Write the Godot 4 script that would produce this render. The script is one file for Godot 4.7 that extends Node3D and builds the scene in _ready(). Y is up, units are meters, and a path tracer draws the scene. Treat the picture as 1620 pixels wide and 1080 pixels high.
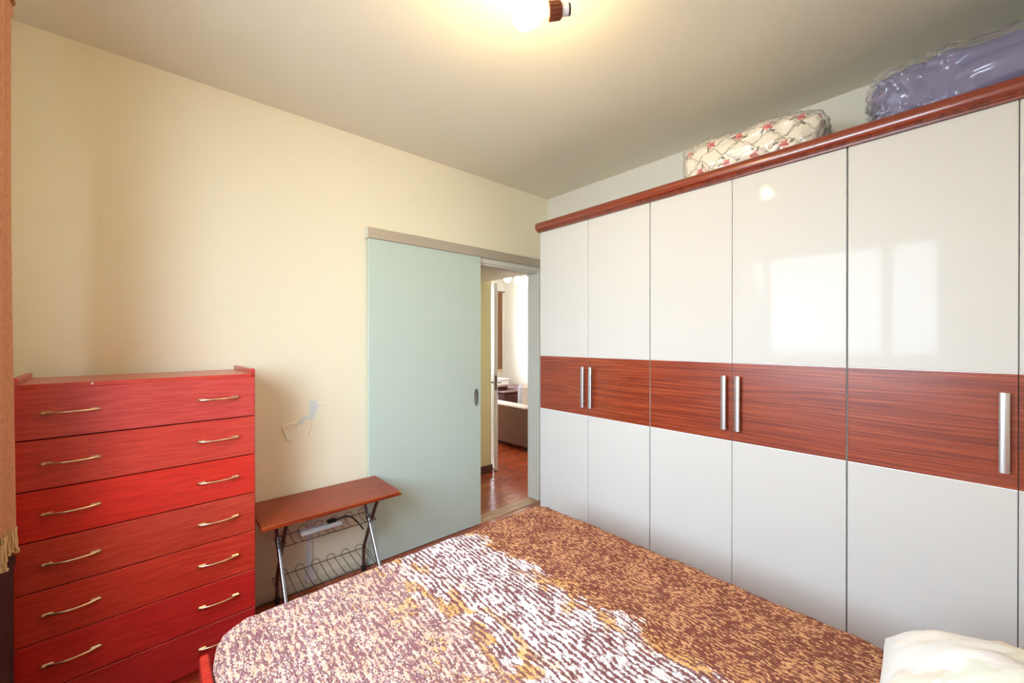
extends Node3D

const XL := -0.50      # window wall, inner face
const XR := 2.68       # wall behind the wardrobe
const ZB := -2.528     # wall with the sliding door
const ZF := 0.62       # wall behind the bed head
const H := 2.70
const XW := 2.13       # front face of the wardrobe doors

var M := {}

# ------------------------------------------------------------------ helpers
func new_st() -> SurfaceTool:
	var st := SurfaceTool.new()
	st.begin(Mesh.PRIMITIVE_TRIANGLES)
	return st

func tri(st: SurfaceTool, a: Vector3, b: Vector3, c: Vector3, out: Vector3) -> void:
	if (b - a).cross(c - a).dot(out) > 0.0:
		var t := b
		b = c
		c = t
	st.add_vertex(a)
	st.add_vertex(b)
	st.add_vertex(c)

func quad(st: SurfaceTool, a: Vector3, b: Vector3, c: Vector3, d: Vector3, out: Vector3) -> void:
	tri(st, a, b, c, out)
	tri(st, a, c, d, out)

# a box from corner lo to corner hi with chamfered edges
func add_box(st: SurfaceTool, lo: Vector3, hi: Vector3, ch := 0.0) -> void:
	st.set_smooth_group(-1)
	var mid := (lo + hi) / 2.0
	var h := (hi - lo) / 2.0
	var c: float = minf(ch, 0.49 * minf(h.x, minf(h.y, h.z)) * 2.0)
	var p := func(sx: int, sy: int, sz: int, ax: int) -> Vector3:
		var v := Vector3(sx * h.x, sy * h.y, sz * h.z)
		for k in 3:
			if k != ax:
				v[k] -= c * [sx, sy, sz][k]
		return mid + v
	for ax in 3:
		for s in [-1, 1]:
			var u := (ax + 1) % 3
			var w := (ax + 2) % 3
			var q := []
			for uv in [[-1, -1], [1, -1], [1, 1], [-1, 1]]:
				var g := [0, 0, 0]
				g[ax] = s
				g[u] = uv[0]
				g[w] = uv[1]
				q.append(p.call(g[0], g[1], g[2], ax))
			var o := Vector3.ZERO
			o[ax] = s
			quad(st, q[0], q[1], q[2], q[3], o)
	if c <= 0.0:
		return
	for ax in 3:                       # the edge along axis ax
		var u := (ax + 1) % 3
		var w := (ax + 2) % 3
		for su in [-1, 1]:
			for sw in [-1, 1]:
				var g0 := [0, 0, 0]
				g0[ax] = -1
				g0[u] = su
				g0[w] = sw
				var g1: Array = g0.duplicate()
				g1[ax] = 1
				var o := Vector3.ZERO
				o[u] = su
				o[w] = sw
				quad(st, p.call(g0[0], g0[1], g0[2], u), p.call(g1[0], g1[1], g1[2], u), p.call(g1[0], g1[1], g1[2], w), p.call(g0[0], g0[1], g0[2], w), o)
	for sx in [-1, 1]:
		for sy in [-1, 1]:
			for sz in [-1, 1]:
				tri(st, p.call(sx, sy, sz, 0), p.call(sx, sy, sz, 1), p.call(sx, sy, sz, 2), Vector3(sx, sy, sz))

func box(lo: Vector3, hi: Vector3, ch := 0.0) -> ArrayMesh:
	var st := new_st()
	add_box(st, lo, hi, ch)
	return done(st)

func done(st: SurfaceTool) -> ArrayMesh:
	st.generate_normals()
	return st.commit()

# a round bar along a row of points
func add_tube(st: SurfaceTool, pts: Array, r: float, n := 8, r_end := -1.0) -> void:
	st.set_smooth_group(0)
	var rings := []
	var up := Vector3.UP
	for i in pts.size():
		var d: Vector3 = (pts[mini(i + 1, pts.size() - 1)] - pts[maxi(i - 1, 0)]).normalized()
		if absf(d.dot(up)) > 0.95:
			up = Vector3.RIGHT if absf(d.x) < 0.9 else Vector3.BACK
		var a := d.cross(up).normalized()
		var b := a.cross(d).normalized()
		up = b
		var rr: float = r if r_end < 0.0 else lerpf(r, r_end, float(i) / (pts.size() - 1))
		var ring := []
		for k in n:
			var t := TAU * k / n
			ring.append(pts[i] + (a * cos(t) + b * sin(t)) * rr)
		rings.append(ring)
	for i in pts.size() - 1:
		for k in n:
			var j := (k + 1) % n
			var o: Vector3 = rings[i][k] + rings[i][j] - pts[i] * 2.0
			quad(st, rings[i][k], rings[i][j], rings[i + 1][j], rings[i + 1][k], o)
	st.set_smooth_group(-1)
	for e in [0, pts.size() - 1]:
		var o: Vector3 = pts[e] - pts[1 if e == 0 else e - 1]
		for k in n:
			tri(st, pts[e], rings[e][k], rings[e][(k + 1) % n], o)

func tube(pts: Array, r: float, n := 8) -> ArrayMesh:
	var st := new_st()
	add_tube(st, pts, r, n)
	return done(st)

# a turned shape: profile of Vector2(radius, height) turned round the axis from a towards dir
func add_lathe(st: SurfaceTool, a: Vector3, dir: Vector3, profile: Array, n := 24) -> void:
	dir = dir.normalized()
	var u := dir.cross(Vector3.UP if absf(dir.y) < 0.9 else Vector3.RIGHT).normalized()
	var w := dir.cross(u)
	for i in profile.size() - 1:
		var p: Vector2 = profile[i]
		var q: Vector2 = profile[i + 1]
		st.set_smooth_group(i + 1)
		for k in n:
			var t0 := TAU * k / n
			var t1 := TAU * (k + 1) / n
			var e0 := u * cos(t0) + w * sin(t0)
			var e1 := u * cos(t1) + w * sin(t1)
			var o := (e0 + e1) * (q.y - p.y) - dir * (q.x - p.x) * 2.0
			quad(st, a + e0 * p.x + dir * p.y, a + e1 * p.x + dir * p.y, a + e1 * q.x + dir * q.y, a + e0 * q.x + dir * q.y, o)

func lathe(a: Vector3, dir: Vector3, profile: Array, n := 24) -> ArrayMesh:
	var st := new_st()
	add_lathe(st, a, dir, profile, n)
	return done(st)

func spow(v: float, e: float) -> float:
	return signf(v) * pow(absf(v), e)

# a soft lump: superellipsoid with folds; uv runs round it (u) and from end to end along x (v)
func lump(c: Vector3, half: Vector3, e1: float, e2: float, amp: float, freq: float, seed_: int, nu := 96, nv := 64, flat_bottom := -1.0, ridge := 0.0, crinkle := 0.0) -> ArrayMesh:
	var noise := FastNoiseLite.new()
	noise.seed = seed_
	noise.frequency = freq
	noise.fractal_octaves = 3
	var fine := noise_of(seed_ + 40, 14.0, 2)
	var grid := []
	for i in nv + 1:
		var row := []
		var phi := -PI / 2 + PI * i / nv
		for k in nu + 1:
			var th := TAU * (k % nu) / nu
			var v := Vector3(spow(sin(phi), e1), spow(cos(phi), e1) * spow(sin(th), e2), spow(cos(phi), e1) * spow(cos(th), e2))
			var p := v * half
			var n := noise.get_noise_3dv(p)
			var crease := (1.0 - absf(noise.get_noise_3d(p.x * 1.7 + 5.0, p.y * 1.7, p.z * 1.7)) * 2.5) * ridge
			p += (v * half).normalized() * (n * amp - maxf(crease, 0.0) + crinkle * (1.0 - absf(fine.get_noise_3d(p.x, p.y * 1.6, p.z * 1.6)) * 3.0))
			if flat_bottom > 0.0 and p.y < -half.y * flat_bottom:
				p.y = -half.y * flat_bottom + (p.y + half.y * flat_bottom) * 0.05
			row.append(c + p)
		grid.append(row)
	var st := new_st()
	st.set_smooth_group(0)
	for i in nv:
		for k in nu:
			var q := [grid[i][k], grid[i][k + 1], grid[i + 1][k + 1], grid[i + 1][k]]
			var uv := [Vector2(float(k) / nu, float(i) / nv), Vector2(float(k + 1) / nu, float(i) / nv), Vector2(float(k + 1) / nu, float(i + 1) / nv), Vector2(float(k) / nu, float(i + 1) / nv)]
			var o: Vector3 = (q[0] + q[1] + q[2] + q[3]) / 4.0 - c
			for t in [[0, 1, 2], [0, 2, 3]]:
				var id: Array = t.duplicate()
				if (q[id[1]] - q[id[0]]).cross(q[id[2]] - q[id[0]]).dot(o) > 0.0:
					id = [t[0], t[2], t[1]]
				for j in id:
					st.set_uv(uv[j])
					st.add_vertex(q[j])
	return done(st)

func part(parent: Node, called: String, mesh: Mesh, m: Material, label := "") -> MeshInstance3D:
	var o := MeshInstance3D.new()
	o.name = called
	o.mesh = mesh
	o.material_override = m
	parent.add_child(o, true)
	if label != "":
		o.set_meta("label", label)
	return o

func thing(called: String, label: String, category: String, at := Vector3.ZERO, turn := 0.0, group := "") -> Node3D:
	var o := Node3D.new()
	o.name = called
	add_child(o, true)
	o.position = at
	o.rotation.y = turn
	tag(o, label, category, group)
	return o

func tag(o: Node, label: String, category: String, group := "") -> void:
	o.set_meta("label", label)
	o.set_meta("category", category)
	if group != "":
		o.set_meta("group", group)

func struct(called: String, mesh: Mesh, m: Material, label: String, category: String) -> MeshInstance3D:
	var o := part(self, called, mesh, m)
	o.set_meta("kind", "structure")
	tag(o, label, category)
	return o

func rgb8(r: float, g: float, b: float, a := 1.0) -> Color:
	return Color(r / 255.0, g / 255.0, b / 255.0, a)

func mat(called: String, c: Color, rough := 0.6, metal := 0.0) -> StandardMaterial3D:
	var m := StandardMaterial3D.new()
	m.resource_name = called
	m.albedo_color = c
	m.roughness = rough
	m.metallic = metal
	M[called] = m
	return m

func noise_of(seed_: int, freq: float, oct := 4) -> FastNoiseLite:
	var n := FastNoiseLite.new()
	n.seed = seed_
	n.noise_type = FastNoiseLite.TYPE_SIMPLEX
	n.frequency = freq
	n.fractal_octaves = oct
	return n

# wood grain running along u: three tones, long streaks, a few darker pores
func wood_image(w: int, h: int, seed_: int, dark: Color, mid: Color, pale: Color, stretch: float, fine: float) -> ImageTexture:
	var im := Image.create(w, h, true, Image.FORMAT_RGB8)
	var a := noise_of(seed_, 1.0, 3)
	var b := noise_of(seed_ + 1, 1.0, 2)
	var c := noise_of(seed_ + 2, 1.0, 2)
	for y in h:
		for x in w:
			var u := float(x) / w
			var v := float(y) / h
			var warp := c.get_noise_2d(u * 2.0, v * 3.0) * 0.012
			var n := a.get_noise_2d(u * stretch, (v + warp) * fine)
			var s := b.get_noise_2d(u * stretch * 3.0, (v + warp) * fine * 4.5)
			var t := clampf(0.5 + n * 0.55 + s * 0.28, 0.0, 1.0)
			var col := dark.lerp(mid, t * 2.0) if t < 0.5 else mid.lerp(pale, t * 2.0 - 1.0)
			im.set_pixel(x, y, col)
	im.generate_mipmaps()
	return ImageTexture.create_from_image(im)

func wood(called: String, tex: Texture2D, scale_: Vector3, rough: float, tint := Color.WHITE, offset := Vector3.ZERO, world_ := true) -> StandardMaterial3D:
	var m := mat(called, tint, rough)
	m.albedo_texture = tex
	m.uv1_triplanar = true
	m.uv1_world_triplanar = world_
	m.uv1_triplanar_sharpness = 12.0
	m.uv1_scale = scale_
	m.uv1_offset = offset
	return m

# ------------------------------------------------------------------ scene
func _ready() -> void:
	camera_and_light()
	materials()
	shell()
	floors()
	hall_and_living_room()
	wardrobe()
	bed()
	dresser()
	sliding_door()
	folding_stand()
	curtain_and_window()
	ceiling_lamp()
	things_on_wardrobe()

func camera_and_light() -> void:
	var cam := Camera3D.new()
	cam.name = "camera"
	cam.keep_aspect = Camera3D.KEEP_HEIGHT
	cam.fov = rad_to_deg(2.0 * atan(540.0 / 638.0))
	cam.near = 0.02
	cam.far = 60.0
	add_child(cam)
	cam.position = Vector3(0, 1.42, 0)
	cam.rotation = Vector3(-atan(1.5 / 638.0), -deg_to_rad(41.63), 0)
	cam.current = true
	var we := WorldEnvironment.new()
	we.name = "world"
	var e := Environment.new()
	e.background_mode = Environment.BG_SKY
	var sky := Sky.new()
	var sm := ProceduralSkyMaterial.new()
	sm.sky_top_color = Color(0.62, 0.76, 0.95)
	sm.sky_horizon_color = Color(0.90, 0.94, 1.0)
	sm.ground_horizon_color = Color(0.75, 0.74, 0.70)
	sm.ground_bottom_color = Color(0.55, 0.53, 0.50)
	sm.sky_energy_multiplier = 1.6
	sm.ground_energy_multiplier = 1.2
	sky.sky_material = sm
	e.sky = sky
	e.tonemap_mode = Environment.TONE_MAPPER_LINEAR
	e.tonemap_exposure = 1.52
	e.sdfgi_enabled = true
	e.ssao_enabled = true
	e.ssil_enabled = true
	we.environment = e
	add_child(we)
	# bright sky outside the bedroom window
	var a := AreaLight3D.new()
	a.name = "bedroom_daylight"
	a.area_size = Vector2(3.0, 2.2)
	a.light_color = Color(0.84, 0.93, 1.0)
	a.light_energy = 38.0
	a.light_size = 1.0
	a.shadow_enabled = true
	add_child(a)
	a.position = Vector3(XL - 0.9, 2.3, -0.45)
	a.rotation = Vector3(-0.36, -1.28, 0)
	# daylight entering through the living room window
	var b := AreaLight3D.new()
	b.name = "living_room_daylight"
	b.area_size = Vector2(1.75, 1.45)
	b.light_color = Color(0.97, 0.98, 1.0)
	b.light_energy = 10.0
	b.shadow_enabled = true
	add_child(b)
	b.position = Vector3(4.27, 1.62, -6.62)
	b.rotation.y = PI

func materials() -> void:
	# painted plaster; the hall ceiling colour is lightened to look lit
	for d in [["wall_paint", rgb8(242, 233, 206)], ["wall_paint_pale", rgb8(226, 220, 206)], ["ceiling_paint", rgb8(235, 228, 208)], ["living_paint", rgb8(232, 229, 218)], ["hall_paint", rgb8(226, 218, 170)], ["hall_ceiling_lit_paint", rgb8(246, 244, 228)]]:
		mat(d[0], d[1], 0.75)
	# glossy lacquer of the wardrobe doors
	var w := mat("white_lacquer", rgb8(213, 208, 200), 0.45)
	w.metallic_specular = 0.3
	w.clearcoat_enabled = true
	w.clearcoat = 0.17
	w.clearcoat_roughness = 0.06
	mat("white_edge", rgb8(246, 246, 244), 0.3)
	mat("cabinet_board", rgb8(214, 208, 196), 0.6)
	mat("brushed_aluminium", rgb8(214, 214, 214), 0.34, 1.0)
	mat("chrome", rgb8(168, 170, 178), 0.22, 1.0)
	mat("dark_steel", rgb8(124, 116, 110), 0.3, 1.0)
	mat("gilt_metal", rgb8(232, 212, 180), 0.24, 1.0)
	mat("gilt_cap", rgb8(214, 184, 132), 0.35, 1.0)
	mat("rail_metal", rgb8(206, 196, 180), 0.42, 0.55)
	mat("frame_metal", rgb8(222, 219, 206), 0.45)
	mat("white_paint", rgb8(240, 241, 240), 0.4)
	mat("white_plastic", rgb8(236, 234, 232), 0.4)
	mat("black_plastic", rgb8(24, 22, 24), 0.5)
	mat("trunking_plastic", rgb8(224, 221, 220), 0.5)
	mat("baseboard_cream", rgb8(226, 216, 192), 0.5)
	mat("baseboard_brown", rgb8(84, 46, 32), 0.4)
	mat("exposed_plaster", rgb8(220, 225, 218), 0.9)
	mat("dark_board", rgb8(44, 30, 32), 0.6)
	# wood textures
	var cherry := wood_image(1024, 512, 11, rgb8(176, 46, 36), rgb8(192, 56, 43), rgb8(204, 70, 52), 5.0, 48.0)
	M["cherry_tex"] = cherry
	var band := wood_image(1024, 512, 23, rgb8(106, 36, 16), rgb8(146, 56, 24), rgb8(176, 82, 40), 3.0, 60.0)
	var bw := wood("band_wood", band, Vector3(0.33, 1.5, 0.33), 0.35, Color.WHITE, Vector3(0.1, 0.2, 0.6))
	bw.clearcoat_enabled = true
	bw.clearcoat = 0.6
	bw.clearcoat_roughness = 0.10
	var cw := wood("cornice_wood", band, Vector3(0.33, 3.0, 0.33), 0.3, Color(0.92, 0.86, 0.86), Vector3(0.1, 0.5, 0.55))
	cw.clearcoat_enabled = true
	cw.clearcoat = 1.0
	cw.clearcoat_roughness = 0.16
	wood("stand_wood", band, Vector3(0.9, 1.5, 1.7), 0.36, Color(1.0, 0.92, 0.82), Vector3(0.3, 0.1, 0.2))
	var planks := wood_image(512, 512, 37, rgb8(158, 66, 34), rgb8(178, 80, 44), rgb8(192, 96, 56), 4.0, 20.0)
	for k in 4:
		var pm := wood("plank_wood_%d" % k, planks, Vector3(0.6, 1.0, 1.9), 0.22, [Color(1, 1, 1), Color(0.94, 0.92, 0.90), Color(1.0, 0.95, 0.92), Color(0.91, 0.88, 0.86)][k], Vector3(0.37 * k, 0, 0.21 * k))
		pm.clearcoat_enabled = true
		pm.clearcoat = 0.6
		pm.clearcoat_roughness = 0.12
	var pale_wood := wood_image(256, 128, 43, rgb8(168, 126, 94), rgb8(190, 150, 114), rgb8(206, 170, 134), 4.0, 20.0)
	wood("threshold_wood", pale_wood, Vector3(0.6, 1.0, 2.0), 0.5)
	# frosted greenish glass
	var g := mat("frosted_glass", rgb8(213, 229, 217, 0.80), 0.32)
	g.transparency = BaseMaterial3D.TRANSPARENCY_ALPHA
	mat("glass_edge", rgb8(206, 226, 212), 0.2)
	var pane := mat("window_glass", rgb8(235, 245, 245, 0.08), 0.02)
	pane.transparency = BaseMaterial3D.TRANSPARENCY_ALPHA
	var pl := mat("clear_plastic", rgb8(240, 240, 245, 0.06), 0.10)
	pl.transparency = BaseMaterial3D.TRANSPARENCY_ALPHA
	# woven curtain cloth
	var weave := Image.create(256, 256, true, Image.FORMAT_RGB8)
	var wn := noise_of(51, 0.04, 3)
	for y in 256:
		for x in 256:
			var t := 0.5 + 0.35 * wn.get_noise_2d(x * 6.0, y * 0.6) + 0.25 * wn.get_noise_2d(x * 0.8 + 900.0, y * 7.0)
			weave.set_pixel(x, y, rgb8(184, 124, 92).lerp(rgb8(228, 172, 134), clampf(t, 0, 1)))
	weave.generate_mipmaps()
	var cm := mat("curtain_cloth", Color.WHITE, 0.9)
	cm.albedo_texture = ImageTexture.create_from_image(weave)
	cm.uv1_triplanar = true
	cm.uv1_world_triplanar = true
	cm.uv1_scale = Vector3(5, 5, 5)
	cm.backlight_enabled = true
	cm.backlight = Color(0.25, 0.15, 0.1)
	mat("fringe_cloth", rgb8(214, 184, 132), 0.85)

func wall_box(called: String, lo: Vector3, hi: Vector3, m: String, label: String) -> MeshInstance3D:
	return struct(called, box(lo, hi), M[m], label, "wall")

func joined(boxes: Array) -> ArrayMesh:
	var st := new_st()
	for b in boxes:
		add_box(st, b[0], b[1])
	return done(st)

func shell() -> void:
	var y0 := -0.10
	# door wall with its opening, x 1.80 .. 2.549, up to 2.027
	var back := struct("wall_back", joined([
		[Vector3(XL - 0.2, y0, ZB - 0.11), Vector3(1.80, H, ZB)],
		[Vector3(1.80, 2.027, ZB - 0.11), Vector3(2.549, H, ZB)],
		[Vector3(2.549, y0, ZB - 0.11), Vector3(XR + 0.12, H, ZB)]]), M.wall_paint, "cream painted wall with the sliding glass door", "wall")
	peeled_paint(back)
	# window wall, opening z -1.71 .. -0.11, y 0.97 .. 2.31
	struct("wall_left", joined([
		[Vector3(XL - 0.2, y0, ZB), Vector3(XL, H, -1.71)],
		[Vector3(XL - 0.2, y0, -0.11), Vector3(XL, H, ZF + 0.12)],
		[Vector3(XL - 0.2, y0, -1.71), Vector3(XL, 0.97, -0.11)],
		[Vector3(XL - 0.2, 2.31, -1.71), Vector3(XL, H, -0.11)]]), M.wall_paint, "cream wall around the bedroom window", "wall")
	wall_box("wall_right", Vector3(XR, y0, ZB), Vector3(XR + 0.12, H, ZF + 0.12), "wall_paint_pale", "pale wall behind the tall wardrobe")
	wall_box("wall_front", Vector3(XL, y0, ZF), Vector3(XR, H, ZF + 0.12), "wall_paint", "cream wall behind the bed head")
	struct("ceiling", box(Vector3(XL - 0.2, H, ZB - 0.11), Vector3(XR + 0.12, H + 0.15, ZF + 0.12)), M.ceiling_paint, "beige painted bedroom ceiling", "ceiling")
	struct("baseboard_back", box(Vector3(XL, 0.0, ZB), Vector3(1.76, 0.045, ZB + 0.012), 0.003), M.baseboard_cream, "low cream baseboard along the door wall", "baseboard")

func peeled_paint(wall: Node) -> void:
	# bare grey plaster where the paint came off, and curled flakes beside it
	var z := ZB + 0.0008
	var f := func(px: float, py: float) -> Vector3:
		var dx := (px - 810.0) / 638.0
		var dir := Vector3(0.66432, 0, -0.74745) + Vector3(0.74745, 0, 0.66432) * dx + Vector3(0, -(py - 538.5) / 638.0, 0)
		return Vector3(0, 1.42, 0) + dir * (z / dir.z)
	var patches := [
		[[489, 634], [500, 633.5], [506, 638], [503, 646], [497, 660], [493, 666], [489, 661]],
		[[489, 661], [484, 656], [474, 664], [470, 672], [478, 672], [484, 664], [490, 663]]]
	for p in patches:
		var st := new_st()
		st.set_smooth_group(-1)
		var pts := []
		for q in p:
			pts.append(f.call(q[0], q[1]))
		var c := Vector3.ZERO
		for q in pts:
			c += q / pts.size()
		for i in pts.size():
			tri(st, c, pts[i], pts[(i + 1) % pts.size()], Vector3.BACK)
			var a: Vector3 = pts[i]
			var b: Vector3 = pts[(i + 1) % pts.size()]
			quad(st, a, b, b - Vector3(0, 0, 0.0008), a - Vector3(0, 0, 0.0008), (a + b) / 2.0 - c)
		part(wall, "bare_plaster_patch", done(st), M.exposed_plaster, "grey bare plaster where paint has peeled")
	# curled edges: narrow strips standing off the wall
	var lines := [[[448, 673], [460, 668], [470, 667]], [[448, 674], [453, 686], [455, 694], [461, 695]], [[474, 666], [471, 673], [468, 677]], [[494, 666], [493, 676], [489, 684], [488, 692]], [[503, 637], [508, 637], [513, 635]]]
	for l in lines:
		var st := new_st()
		st.set_smooth_group(0)
		for i in l.size() - 1:
			var a: Vector3 = f.call(l[i][0], l[i][1])
			var b: Vector3 = f.call(l[i + 1][0], l[i + 1][1])
			var n := (b - a).cross(Vector3.BACK).normalized() * 0.007
			var lift := Vector3(0, 0, 0.006)
			quad(st, a, b, b + n + lift, a + n + lift, Vector3.BACK + n * 10.0)
			quad(st, a - n * 0.2, b - n * 0.2, b + n + lift, a + n + lift, -n)
		part(wall, "paint_flake", done(st), M.wall_paint, "curled flake of cream paint")

func floors() -> void:
	var rng := RandomNumberGenerator.new()
	rng.seed = 77
	var sub := mat("floor_base", rgb8(70, 30, 16), 0.7)
	var fl := struct("floor", box(Vector3(XL, -0.1, ZB - 0.11), Vector3(XR, -0.012, ZF)), sub, "red brown plank floor of the bedroom", "floor")
	lay_planks(fl, rng, XL, XR, ZB + 0.03, ZF, [1.1, 0.7])
	var hf := struct("floor_hall", box(Vector3(0.5, -0.1, -6.6), Vector3(5.6, -0.012, ZB - 0.11)), sub, "glossy red brown plank floor of the hall and living room", "floor")
	lay_planks(hf, rng, 1.0, 5.55, -5.0, ZB - 0.09, [0.62, 0.4])
	lay_planks(hf, rng, 0.5, 5.55, -6.6, -5.0, [5.1, 5.1], 0.4)
	# wooden threshold strip in the doorway
	var th := struct("trim_1", box(Vector3(1.80, -0.012, ZB - 0.09), Vector3(2.549, 0.006, ZB + 0.03), 0.004), M.threshold_wood, "pale wooden threshold strip in the doorway", "threshold")
	part(th, "groove_strip", box(Vector3(1.80, 0.004, ZB - 0.055), Vector3(2.549, 0.009, ZB - 0.03), 0.002), M.threshold_wood)

func lay_planks(parent: Node, rng: RandomNumberGenerator, x0: float, x1: float, z0: float, z1: float, lens: Array, w := 0.092) -> void:
	var z := z1
	var meshes := {}
	while z > z0 + 0.001:
		var w1 := minf(w, z - z0)
		var x := x0
		var l: float = rng.randf_range(0.35, 1.0) * lens[0]
		while x < x1 - 0.001:
			var l1 := minf(l, x1 - x)
			var key := "%d_%d" % [roundi(l1 * 1000), roundi(w1 * 1000)]
			if not meshes.has(key):
				meshes[key] = box(Vector3(0.0008, -0.012, 0.0008), Vector3(l1 - 0.0008, 0.0, w1 - 0.0008), 0.0012)
			var o := part(parent, "plank", meshes[key], M["plank_wood_%d" % rng.randi_range(0, 3)])
			o.position = Vector3(x, 0.0, z - w1)
			x += l
			l = snappedf(rng.randf_range(lens[1], lens[0]), 0.1)
		z -= w

# ------------------------------------------------------------------ beyond the door
func hall_and_living_room() -> void:
	var y0 := -0.10
	var zb := ZB - 0.11
	wall_box("wall_hall", Vector3(0.5, y0, -3.52), Vector3(2.737, H, -3.42), "hall_paint", "yellowish hall wall facing the bedroom doorway")
	wall_box("wall_hall_end", Vector3(0.4, y0, -3.52), Vector3(0.5, H, zb), "hall_paint", "end wall of the hall")
	struct("ceiling_hall", box(Vector3(0.5, 2.05, -3.42), Vector3(2.67, H, zb)), M.hall_ceiling_lit_paint, "lowered cream ceiling of the hall, colour lightened to look lit", "ceiling")
	wall_box("wall_living_near", Vector3(XR + 0.12, y0, zb), Vector3(5.65, H, zb + 0.11), "living_paint", "living room wall beside the bedroom")
	wall_box("wall_living_side", Vector3(2.60, y0, -6.6), Vector3(2.70, H, -3.52), "living_paint", "living room wall next to the hall")
	wall_box("wall_living_right", Vector3(5.53, y0, -6.6), Vector3(5.65, H, zb), "living_paint", "pale living room wall behind the armchairs")
	struct("wall_living_far", joined([
		[Vector3(2.60, y0, -6.6), Vector3(3.40, H, -6.45)],
		[Vector3(5.15, y0, -6.6), Vector3(5.53, H, -6.45)],
		[Vector3(3.40, y0, -6.6), Vector3(5.15, 0.90, -6.45)],
		[Vector3(3.40, 2.35, -6.6), Vector3(5.15, H, -6.45)]]), M.living_paint, "far living room wall with the window", "wall")
	struct("ceiling_living", box(Vector3(2.60, H, -6.6), Vector3(5.65, H + 0.15, zb)), M.living_paint, "white living room ceiling", "ceiling")
	struct("baseboard_hall", box(Vector3(0.5, 0.0, -3.42), Vector3(2.75, 0.08, -3.405), 0.003), M.baseboard_brown, "dark brown baseboard along the hall wall", "baseboard")
	struct("baseboard_jamb", box(Vector3(2.555, 0.0, zb - 0.018), Vector3(2.80, 0.085, zb), 0.003), M.baseboard_brown, "dark brown baseboard beside the doorway", "baseboard")
	# white door leaf standing open at the end of the hall wall
	var leaf := thing("open_door", "white door leaf standing open at the end of the hall wall", "door", Vector3(2.775, 0.0, -3.385), 0.0)
	var d := Vector3(0.435, 0, -0.715).normalized()
	leaf.rotation.y = atan2(-d.z, d.x)
	part(leaf, "leaf", box(Vector3(0.0, 0.012, -0.02), Vector3(0.80, 2.045, 0.02), 0.004), M.white_paint)
	var st := new_st()
	for s in [-1, 1]:
		add_tube(st, [Vector3(0.06, 0.96, s * 0.018), Vector3(0.06, 0.96, s * 0.055), Vector3(0.075, 0.96, s * 0.062), Vector3(0.17, 0.96, s * 0.062)], 0.009)
	part(leaf, "handle", done(st), M.dark_steel, "dark metal lever handle")
	part(leaf, "lock_plate", box(Vector3(-0.002, 0.88, -0.011), Vector3(0.001, 1.04, 0.011)), M.dark_steel)
	living_furniture()

func armchair(called: String, label: String, lo: Vector3, size: Vector3, arm: float, back: float, back_h: float, body: Material, cap: Material, seat: Material, turn: float) -> Node3D:
	# in its own space the chair faces +z; x across; origin at the middle of the base
	var t := thing(called, label, "armchair", lo, turn)
	var hx := size.x / 2.0
	var hz := size.z / 2.0
	part(t, "base", box(Vector3(-hx + 0.02, 0.06, -hz + 0.02), Vector3(hx - 0.02, 0.30, hz - 0.02), 0.02), body)
	for s in [-1, 1]:
		var x0: float = -hx if s < 0 else hx - arm
		part(t, "armrest", box(Vector3(x0, 0.05, -hz), Vector3(x0 + arm, size.y - 0.03, hz), 0.025), body)
		part(t, "armrest_top", box(Vector3(x0 - 0.005, size.y - 0.03, -hz - 0.005), Vector3(x0 + arm + 0.005, size.y, hz + 0.005), 0.012), cap)
	part(t, "backrest", box(Vector3(-hx + arm, 0.28, -hz), Vector3(hx - arm, back_h, -hz + back), 0.05), cap)
	part(t, "seat_cushion", box(Vector3(-hx + arm + 0.005, 0.30, -hz + back), Vector3(hx - arm - 0.005, 0.46, hz + 0.01), 0.04), seat)
	for sx in [-1, 1]:
		for sz in [-1, 1]:
			part(t, "foot", lathe(Vector3(sx * (hx - 0.06), 0.0, sz * (hz - 0.06)), Vector3.UP, [Vector2(0.0, 0.0), Vector2(0.018, 0.0), Vector2(0.026, 0.062), Vector2(0.0, 0.062)], 10), M.black_plastic)
	return t

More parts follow.
